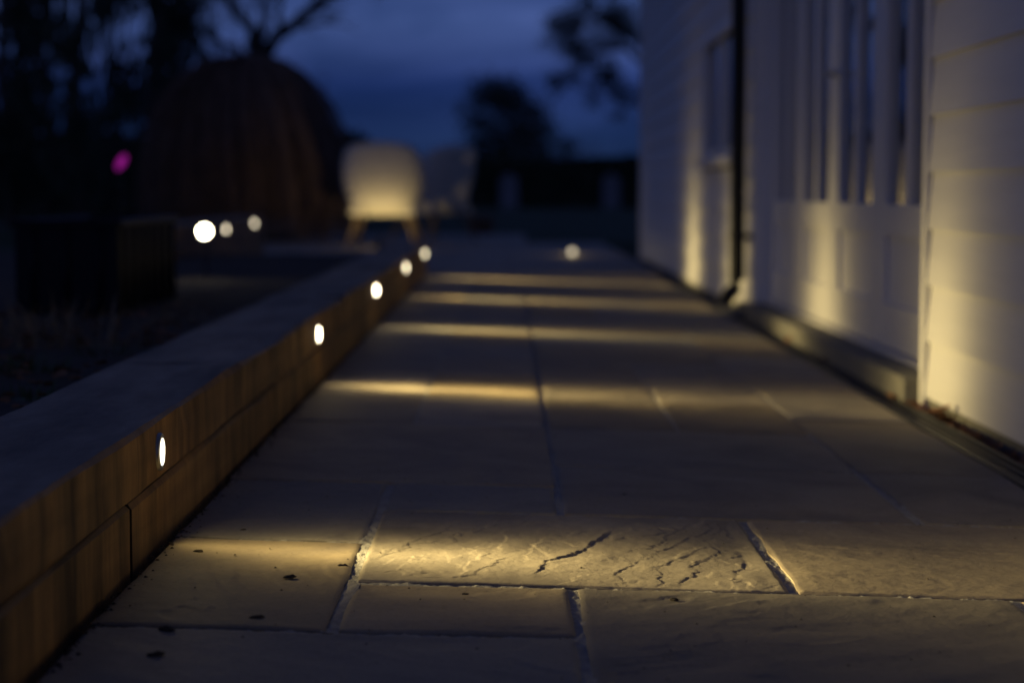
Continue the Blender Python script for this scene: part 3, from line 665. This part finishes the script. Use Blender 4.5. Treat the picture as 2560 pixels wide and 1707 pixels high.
# ================================================================== GARDEN FURNITURE
def tub_chair(loc, rz, lab):
    t = empty('tub_chair', loc, rz); tag(t, lab, 'chair', 'cream tub chairs round the table')
    # shell: wraps the back and both sides; local -y is the back, +y the open front
    nu, nv = 33, 10; V = []
    for side in (0, 1):
        for i in range(nu):
            s = i / (nu - 1) * 2 - 1; a = s * R(128); 
            top = .93 - .03 * (abs(s) / .3) ** 2 * (abs(s) < .3) - (abs(s) >= .3) * (.03 + .26 * np.clip((abs(s) - .3) / .4, 0, 1) ** 1.15)
            for j in range(nv):
                k = j / (nv - 1); z = .30 + (top - .30) * k
                rx = (.275 + .095 * min(1, k * 1.5) - .015 * k * k) - side * .035; ry = (.27 + .085 * k) - side * .035
                p = 3.2; ca, sa = math.cos(a), math.sin(a); sc = (abs(sa) ** p + abs(ca) ** p) ** (-1 / p)
                V.append((rx * sa * sc, -ry * ca * sc, z + side * .0 + (.012 * math.sin(k * 3.14) if side else 0)))
    n = nu * nv; F = []
    for i in range(nu - 1):
        for j in range(nv - 1):
            a = i * nv + j; F += [(a, a + nv, a + nv + 1, a + 1), (n + a, n + a + 1, n + a + nv + 1, n + a + nv)]
        a = i * nv; F += [(a + nv - 1, a + 2 * nv - 1, n + a + 2 * nv - 1, n + a + nv - 1), (a, n + a, n + a + nv, a + nv)]
    for i in (0, nu - 1):
        for j in range(nv - 1):
            a = i * nv + j; F.append((a, a + 1, n + a + 1, n + a))
    mesh_obj('shell', V, F, M['wicker'], t, smooth=True)
    MB().box(-.285, .285, -.25, .30, .27, .33).build('seat_frame', M['wicker'], t, bevel=.02)
    MB().box(-.27, .27, -.23, .31, .331, .43).build('seat_cushion', M['wicker'], t, bevel=.035)
    for sx in (-1, 1):
        for sy in (-1, 1):
            MB().tube([(sx * .21, sy * .20, .275), (sx * .30, sy * .27, 0)], [.018, .011], 8).build('leg', M['leg'], t, smooth=True)
    t.scale = (1.12, 1.12, 1.08)
    return t
tub_chair((-1.20, 19.0, -.008), R(-3), 'cream tub chair with its lit back to the camera, nearest at the table')
tub_chair((-.79, 20.6, -.008), R(46), 'tub chair half hidden on the right of the nearest cream chair')
tub_chair((-1.98, 21.3, -.008), R(-70), 'tub chair almost hidden on the left of the nearest cream chair')
tbl = empty('garden_table', (-1.30, 21.0, -.008)); tag(tbl, 'round grey garden table behind the nearest cream chair', 'table')
MB().lathe([(.02, .735), (.68, .735), (.70, .745), (.70, .768), (.69, .775), (.01, .775)], Matrix(), 40).build('table_top', M['table'], tbl, bevel=0)
for a in (45, 135, 225, 315):
    c, s = math.cos(R(a)), math.sin(R(a)); MB().tube([(.3 * c, .3 * s, .735), (.45 * c, .45 * s, 0)], [.025, .016], 8).build('leg', M['leg'], tbl, smooth=True)
cu = empty('ground_spotlight', (-1.17, 17.75, -.008)); tag(cu, 'tiny low spotlight on the ground lighting the nearest cream chair', 'light')
MB().lathe([(.03, 0), (.03, .03), (.026, .05)], Matrix(), 18).build('base', M['blackplastic'], cu)
d = Vector((-.05, 1, .25)).normalized(); T = Matrix.Translation((0, 0, .085)) @ d.to_track_quat('Z', 'Y').to_matrix().to_4x4()
MB().lathe([(.014, -.04), (.026, -.035), (.03, .03), (.027, .03), (.025, .02)], T, 18).build('housing', M['blackplastic'], cu, smooth=True)
MB().lathe([(.024, .018), (.02, .024), (.001, .026)], T, 18).build('lens', M['lensfar'], cu)
beam_lamp('lamp', Vector((0, 0, .085)) + d * .036, d, 40.0, cu, ah=26, av=12, power=2.4)

# ================================================================== SMALL LITTER
def ground_px(x, y, dz=0):
    """pixel of the 2560 px photograph -> point on the falling paving plane"""
    f = 2560 * 68.3 / 36; a = (x - 1280) / f; b = -(y - 853.5) / f; pt = R(4.397); th = R(.13)
    d = Vector((a, math.cos(pt) + b * math.sin(pt), -math.sin(pt) + b * math.cos(pt)))
    d = Vector((d.x * math.cos(th) + d.y * math.sin(th), -d.x * math.sin(th) + d.y * math.cos(th), d.z))
    t = (dz + FALL * WALLX - CAM_Z) / (d.z + FALL * d.x); return Vector((d.x * t, d.y * t, CAM_Z + d.z * t))
bits = [(641, 1545, .013, 'round dark crumb near the front joint left of the pale joint'), (856, 1415, .010, 'dark flake beside the pale joint at the edge of the lit slab'), (723, 1443, .012, 'thin dark flake on the smooth lit slab'),
        (417, 1575, .014, 'flat dark flake just below the front cross joint at left'), (391, 1637, .013, 'dark crumb nearest the bottom left corner of the paving'), (608, 1325, .006, 'tiny dark speck in the shade above the first light strip'),
        (496, 1379, .009, 'small dark curl at the left end of the first light strip'), (1560, 1237, .006, 'tiny crumb on the dark slab right of centre'), (1163, 1486, .006, 'tiny dark crumb on the slab below the riven slab'), (1686, 1500, .008, 'faint crescent crumb on the slab in the lower right'),]
for i, (px, py, s, lb) in enumerate(bits):
    p = ground_px(px, py); rr = random.Random(i); bm = bmesh.new(); bmesh.ops.create_icosphere(bm, subdivisions=2, radius=s * .8)
    for v in bm.verts: v.co = Vector((v.co.x * rr.uniform(.8, 1.2), v.co.y * rr.uniform(.45, .7), max(v.co.z * rr.uniform(.22, .45), -s * .1)))
    me = bpy.data.meshes.new('debris_crumb'); bm.to_mesh(me); bm.free(); me.materials.append(M['debris'])
    o = bpy.data.objects.new('debris_crumb', me); link(o); o.location = (p.x, p.y, p.z + .001); o.rotation_euler = (0, 0, rr.uniform(-.5, .5)); tag(o, lb, 'debris', 'crumbs on the paving')
gr = MB(); rr = random.Random(61)
for i in range(900):
    x = rr.uniform(-.5, .97); y = 1.7 + 4.2 * rr.random() ** 1.4; s = rr.uniform(.0008, .0024)
    if rr.random() < .5: x = -.505 + abs(rr.gauss(0, .014)); s *= rr.uniform(1, 2.2)
    v = [(math.cos(k * 1.257) * s * rr.uniform(.6, 1.3), math.sin(k * 1.257) * s * rr.uniform(.6, 1.3), 0) for k in range(5)] + [(0, 0, s * .7)]
    gr.add([(x + a, y + b, pave_z(x) + c + .0008) for a, b, c in v], [(k, (k + 1) % 5, 5) for k in range(5)])
tag(gr.build('grit', M['debris']), 'fine dark grit scattered over the near paving', 'grit', kind='stuff')
lv = [(1.075, 4.78, .055, 'large curled brown leaf in the heap against the white boards'), (1.068, 4.70, .045, 'brown leaf on the near side of the heap by the boards'), (1.082, 4.86, .05, 'brown leaf at the far side of the heap by the boards'),
      (1.074, 4.74, .04, 'small brown leaf on top of the heap by the boards'), (1.07, 5.03, .03, 'small brown leaf by the boards just before the door step'), (1.036, 5.20, .035, 'reddish leaf on the drain near the end of the door step'),
      (1.035, 6.35, .035, 'dark leaf on the drain halfway along the door step'), (1.040, 7.18, .04, 'orange leaf on the drain toward the downpipe'), (1.085, 4.45, .035, 'brown leaf lowest along the boards at the right edge')]
for i, (x, y, s, lb) in enumerate(lv):
    v, f = leaf_mesh(100 + i, s); o = mesh_obj('dead_leaf', v, f, M['deadleaf'], smooth=True, loc=(x, y, (-.052 if x > 1.05 else -.038) + (.014 if 'heap' in lb else 0) + (.02 if 'top' in lb else 0)))
    o.rotation_euler = (rng.uniform(-.5, .5), rng.uniform(-.6, .2), rng.uniform(0, 6)); tag(o, lb, 'leaf', 'dead leaves along the drain')
bt = MB(); rr = random.Random(9)
for i in range(260):
    x = rr.uniform(1.052, 1.098); y = 3.2 + 2.0 * rr.random(); s = rr.uniform(.006, .02); v, f = leaf_mesh(i, s)
    mtx = Matrix.Translation((x, y, -.056 + rr.uniform(0, .014))) @ Matrix.Rotation(rr.uniform(0, 6.28), 4, 'Z') @ Matrix.Rotation(rr.uniform(-.8, .8), 4, 'X'); bt.add([mtx @ Vector(p) for p in v], f)
tag(bt.build('leaf_scraps', M['deadleaf']), 'scraps of dead leaf gathered between drain and white boards', 'leaves', kind='stuff')

# ================================================================== TREES
def grow(mb, tips, p, d, length, rad, depth, rr, spread=.6, up=.12, kids=3):
    n = 4; pts = [p]; rads = [rad]; q = p; dd = d
    for i in range(n):
        dd = (dd + Vector((rr.gauss(0, .10), rr.gauss(0, .10), rr.gauss(0, .06) + up * .3))).normalized(); q = q + dd * length / n; pts.append(q); rads.append(rad * (1 - .42 * (i + 1) / n))
    mb.tube(pts, rads, 6 if rad > .03 else 4, cap=False)
    if depth == 0: tips.append(q); tips.append(pts[2]); return
    for k in range(kids):
        a = rr.uniform(0, 6.283); ax = dd.orthogonal().normalized(); ax.rotate(Matrix.Rotation(a, 3, dd)); nd = dd.copy(); nd.rotate(Matrix.Rotation(rr.uniform(.5, 1.2) * spread, 3, ax))
        st = pts[-1] if k == 0 else pts[rr.choice((2, 3, 4))]
        grow(mb, tips, st, nd, length * rr.uniform(.62, .85), rad * .56, depth - 1, rr, spread, up, kids)
def leaf_cloud(mb, centres, n, spread, size, rr, tall=1.0):
    for i in range(n):
        c = rr.choice(centres); p = Vector((c.x + rr.gauss(0, spread), c.y + rr.gauss(0, spread), c.z + rr.gauss(0, spread * .8)))
        s = size * rr.uniform(.6, 1.4); a = Vector((rr.gauss(0, 1), rr.gauss(0, 1), rr.gauss(0, 1))).normalized() * s; b = a.orthogonal().normalized() * s * .6
        if tall > 1: a = Vector((rr.gauss(0, .15), rr.gauss(0, .15), 1)) * s * tall
        mb.add([p - a, p + b, p + a, p - b], [(0, 1, 2, 3)])
def tree(name, loc, h, rad, depth, seed, lab, leaves, lspread, lsize, d0=(0, 0, 1), spread=.6, first=.35, kids=3, tall=1.0, cat='tree', grp='trees beyond the terrace', lm='leaf'):
    rr = random.Random(seed); t = empty(name, loc); tag(t, lab, cat, grp); mb = MB(); tips = []
    grow(mb, tips, Vector((0, 0, -.15)), Vector(d0).normalized(), h * first, rad, depth, rr, spread, .15, kids); mb.build('trunk', M['bark'], t)
    if leaves: c = MB(); leaf_cloud(c, tips, leaves, lspread, lsize, rr, tall); c.build('crown', M[lm], t)
    return t
def px_at(x, y, Y): return Vector(((x - 1269) / 4857 * Y, Y, CAM_Z + (480 - y) / 4857 * Y))
def limb_tree(name, base, Y, limbs, lab, twigs, twl, leaves, lspread, lsize, seed, r0):
    """a tree whose main limbs follow measured courses, with forking side twigs and leaf clumps"""
    rr = random.Random(seed); t = empty(name, base); tag(t, lab, 'tree', 'trees beyond the terrace'); mb = MB(); tips = []; B = Vector(base)
    for pts, w in limbs:
        P = []
        for i, q in enumerate(pts):
            P.append((Vector(q) if len(q) == 3 else px_at(q[0], q[1], Y)) - B + Vector((0, rr.gauss(0, .2) if i else 0, 0)))
        n = len(P); Q = []
        for i in range(n - 1):
            for k in range(4): Q.append(P[i].lerp(P[i + 1], k / 4) + Vector((rr.gauss(0, .02), rr.gauss(0, .04), rr.gauss(0, .02))) * (1 if i + k else 0))
        Q.append(P[-1]); mb.tube(Q, [r0 * w * (1 - .75 * i / (len(Q) - 1)) for i in range(len(Q))], 7, cap=False)
        for k in range(twigs):
            i = rr.randrange(len(Q) // 4, len(Q) - 1); dd = (Q[i + 1] - Q[i]).normalized(); dd = (dd + Vector((rr.gauss(0, .7), rr.gauss(0, .5), rr.gauss(.15, .6)))).normalized()
            grow(mb, tips, Q[i], dd, twl * rr.uniform(.5, 1.1), r0 * w * .22, 2, rr, .6, .1, 3)
        tips += Q[len(Q) // 2:]
    mb.build('trunk', M['bark'], t)
    if leaves: c = MB(); leaf_cloud(c, tips, leaves, lspread, lsize, rr); c.build('crown', M['leaf'], t)
    return t
fk = (640, 172)
limb_tree('bare_tree', (-3.92, 31, -.05), 31, [([(-3.92, 31, -.05), fk], 1.0), ([fk, (640, 90), (590, 30), (520, -60), (470, -160)], .75), ([fk, (665, 60), (670, -40), (650, -170)], .62), ([fk, (700, 95), (760, 50), (850, -20), (930, -120)], .85),
    ([fk, (600, 130), (545, 105), (480, 60), (430, 20)], .45), ([(700, 95), (715, 20), (745, -90)], .42)], 'bare branching tree rising behind the domed brown shrub', 9, .6, 0, 0, 0, 12, .15)
# far round tree and limb tree on the right
def round_tree(name, loc, rx, h0, h1, n, size, seed, lab):
    rr = random.Random(seed); t = empty(name, loc); tag(t, lab, 'tree', 'trees beyond the terrace'); mb = MB(); tips = []
    grow(mb, tips, Vector((0, 0, -.2)), Vector((0, 0, 1)), h1 * .38, rx * .035, 5, rr, .75, .1, 3); mb.build('trunk', M['bark'], t); c = MB()
    cl = []
    for i in range(70):
        a = rr.uniform(0, 6.283); k = rr.random(); z = h0 + (h1 - h0) * k * .95; wd = rx * (1 - k) ** .42 * math.sqrt(rr.random()) * rr.uniform(.8, 1.05)
        cl.append(Vector((wd * math.cos(a), wd * math.sin(a), z)))
    leaf_cloud(c, cl, n, rx * .13, size, rr); c.build('crown', M['leaf'], t); return t
round_tree('round_tree', (-.25, 80, 0), 2.9, .3, 5.2, 7200, .085, 4, 'rounded dark tree standing alone beyond the lawn right of the chairs')
round_tree('small_tree', (1.35, 88, 0), 2.2, .3, 4.5, 3200, .08, 8, 'narrower dark tree just right of the rounded far tree')
limb_tree('spreading_tree', (5.3, 60, 0), 60, [([(5.3, 60, 0), (5.15, 60, 1.6), (1655, 250)], 1.0), ([(1655, 250), (1600, 262), (1545, 258), (1515, 225), (1500, 180)], .55), ([(1655, 250), (1620, 170), (1560, 120), (1500, 128), (1455, 160), (1410, 225), (1375, 262)], .65),
    ([(1620, 170), (1590, 90), (1530, 60), (1470, 55)], .45), ([(1560, 120), (1520, 70), (1470, 20)], .38), ([(1500, 128), (1450, 110), (1405, 80)], .3), ([(1655, 250), (1690, 130), (1700, -20)], .8)],
    'spreading tree with dark boughs reaching out from behind the white house', 14, .5, 11000, .15, .05, 33, .17)
# left hand belt of tall slender trees with hanging foliage
rr = random.Random(77)
where = ['at the left frame edge', 'second from the left frame edge', 'third from the left frame edge', 'fourth from the left frame edge', 'fifth from the left frame edge', 'sixth from the left, nearest the domed shrub', 'behind the others at far left', 'behind the others near the bare tree']
for i, (sx, Y) in enumerate(((30, 24), (120, 26), (205, 23.5), (290, 27), (370, 25), (450, 28), (80, 33), (420, 34))):
    X = (sx - 1269) / 4857 * Y; t = empty('tall_tree', (X, Y, -.05)); tag(t, 'tall dark slender tree ' + where[i], 'tree', 'belt of tall trees on the left')
    mb = MB(); H = rr.uniform(6, 8); pts = [(rr.gauss(0, .03) * k, rr.gauss(0, .03) * k, H * k / 8) for k in range(9)]; mb.tube(pts, [.085 * (1 - k / 10) for k in range(9)], 7)
    tips = []
    for k in range(26):
        z = rr.uniform(.3, H * .9); a = rr.uniform(0, 6.28); dv = Vector((math.cos(a), math.sin(a), rr.uniform(.6, 1.6))).normalized(); l = rr.uniform(.35, .85)
        b0 = Vector((0, 0, z)); mb.tube([b0, b0 + dv * l * .5, b0 + dv * l + Vector((0, 0, .1))], [.022, .014, .006], 4, cap=False); tips += [b0 + dv * l * .6, b0 + dv * l, b0 + dv * .1]
    mb.build('trunk', M['bark'], t); c = MB(); leaf_cloud(c, tips, 2300, .17, .045, rr, 2.6); c.build('crown', M['leaf'], t)
# domed weeping shrub
t = empty('domed_shrub', (-2.76, 20.6, -.03)); tag(t, 'broad domed shrub of drooping brown twigs left of the chairs', 'shrub')
rr = random.Random(3); mb = MB(); lc = []
for i in range(1900):
    a = rr.uniform(0, 6.283); Rr = .94 * (rr.uniform(.76, 1.06) if i < 1550 else rr.uniform(1.05, 1.24)); tz = 1.22 * (rr.uniform(.86, 1.05) if i < 1550 else rr.uniform(1.03, 1.17)); end = rr.uniform(.35, 1.0)
    pts = []
    for k in range(8):
        ang = k / 7 * R(135) * end; rad_ = Rr * math.sin(min(ang, 1.57)) ** .82; z = .56 + tz * math.cos(ang) if ang < 1.57 else .56 - (ang - 1.57) * .75
        pts.append((rad_ * math.cos(a + .12 * ang), rad_ * math.sin(a + .12 * ang), max(z, .03)))
    mb.tube(pts, [.010, .009, .008, .007, .006, .005, .004, .003], 3, cap=False)
    for q in pts[2:]: lc.append(Vector(q))
st = MB(); st.tube([(0, 0, 0), (.02, 0, .9), (0, .02, 1.8)], [.06, .05, .03], 8); st.build('trunk', M['bark'], t)
tw = mb.build('twigs', M['twig'], t); c = MB(); leaf_cloud(c, lc, 9000, .085, .018, rr); c.build('crown', M['twig'], t)
# hedge at the back, in leaf-faced blocks
def hedge(x0, x1, y, h, n, size, seed, lab, depth=1.2):
    rr = random.Random(seed); t = empty('hedge', ((x0 + x1) / 2, y, 0)); tag(t, lab, 'hedge', 'hedges beyond the lawn'); hx = (x1 - x0) / 2
    cb = MB(); k = 24
    prof = [(-depth / 2, 0), (depth / 2, 0), (depth / 2 * .9, h * .86), (0, h * .93), (-depth / 2 * .9, h * .86)]
    pr = MB(); pr.prism(prof, -hx, hx); pr.v = [(b, a, c) for a, b, c in pr.v]; pr.build('core', M['leaf'], t)
    for i in range(n):
        x = rr.uniform(-hx, hx); top = rr.random() < .35; z = h * (.9 + .12 * vnoise(x * .9, 3., seed)) + rr.gauss(0, .05) if top else rr.uniform(0, h); yy = rr.uniform(-depth / 2, depth / 2) if top else -depth / 2 + rr.gauss(0, .06)
        p = Vector((x, yy, float(z))); s = size * rr.uniform(.6, 1.5); a = Vector((rr.gauss(0, 1), rr.gauss(0, 1), rr.gauss(0, 1))).normalized() * s; b = a.orthogonal().normalized() * s * .6; cb.add([p - a, p + b, p + a, p - b], [(0, 1, 2, 3)])
    cb.build('foliage', M['leaf'], t)
hedge(-2.0, 16, 66, 1.62, 6500, .12, 2, 'long clipped dark hedge across the far side of the lawn')
hedge(-14, -2.6, 36, 1.5, 6000, .10, 5, 'dark hedge behind the tall trees and the domed shrub')
for x, lb in ((.05, 'left of two grey gate posts in front of the far hedge'), (3.35, 'right of two grey gate posts in front of the far hedge')):
    p = MB(); p.box(-.28, .28, -.1, .1, -.1, .95); p.prism([(-.3, .95), (.3, .95), (0, 1.12)], -.12, .12); o = p.build('gate_post', M['post'], loc=(x, 63, 0), bevel=.02); tag(o, lb, 'post', 'gate posts before the far hedge')
# low shrub standing on the lawn before the hedge
t = empty('low_shrub', (-.35, 24.6, -.02)); tag(t, 'low brownish shrub on the lawn right of the chairs', 'shrub'); rr = random.Random(15)
blades(260, .16, .1, .34, .006, .7, 15).build('stems', M['twig'], t)
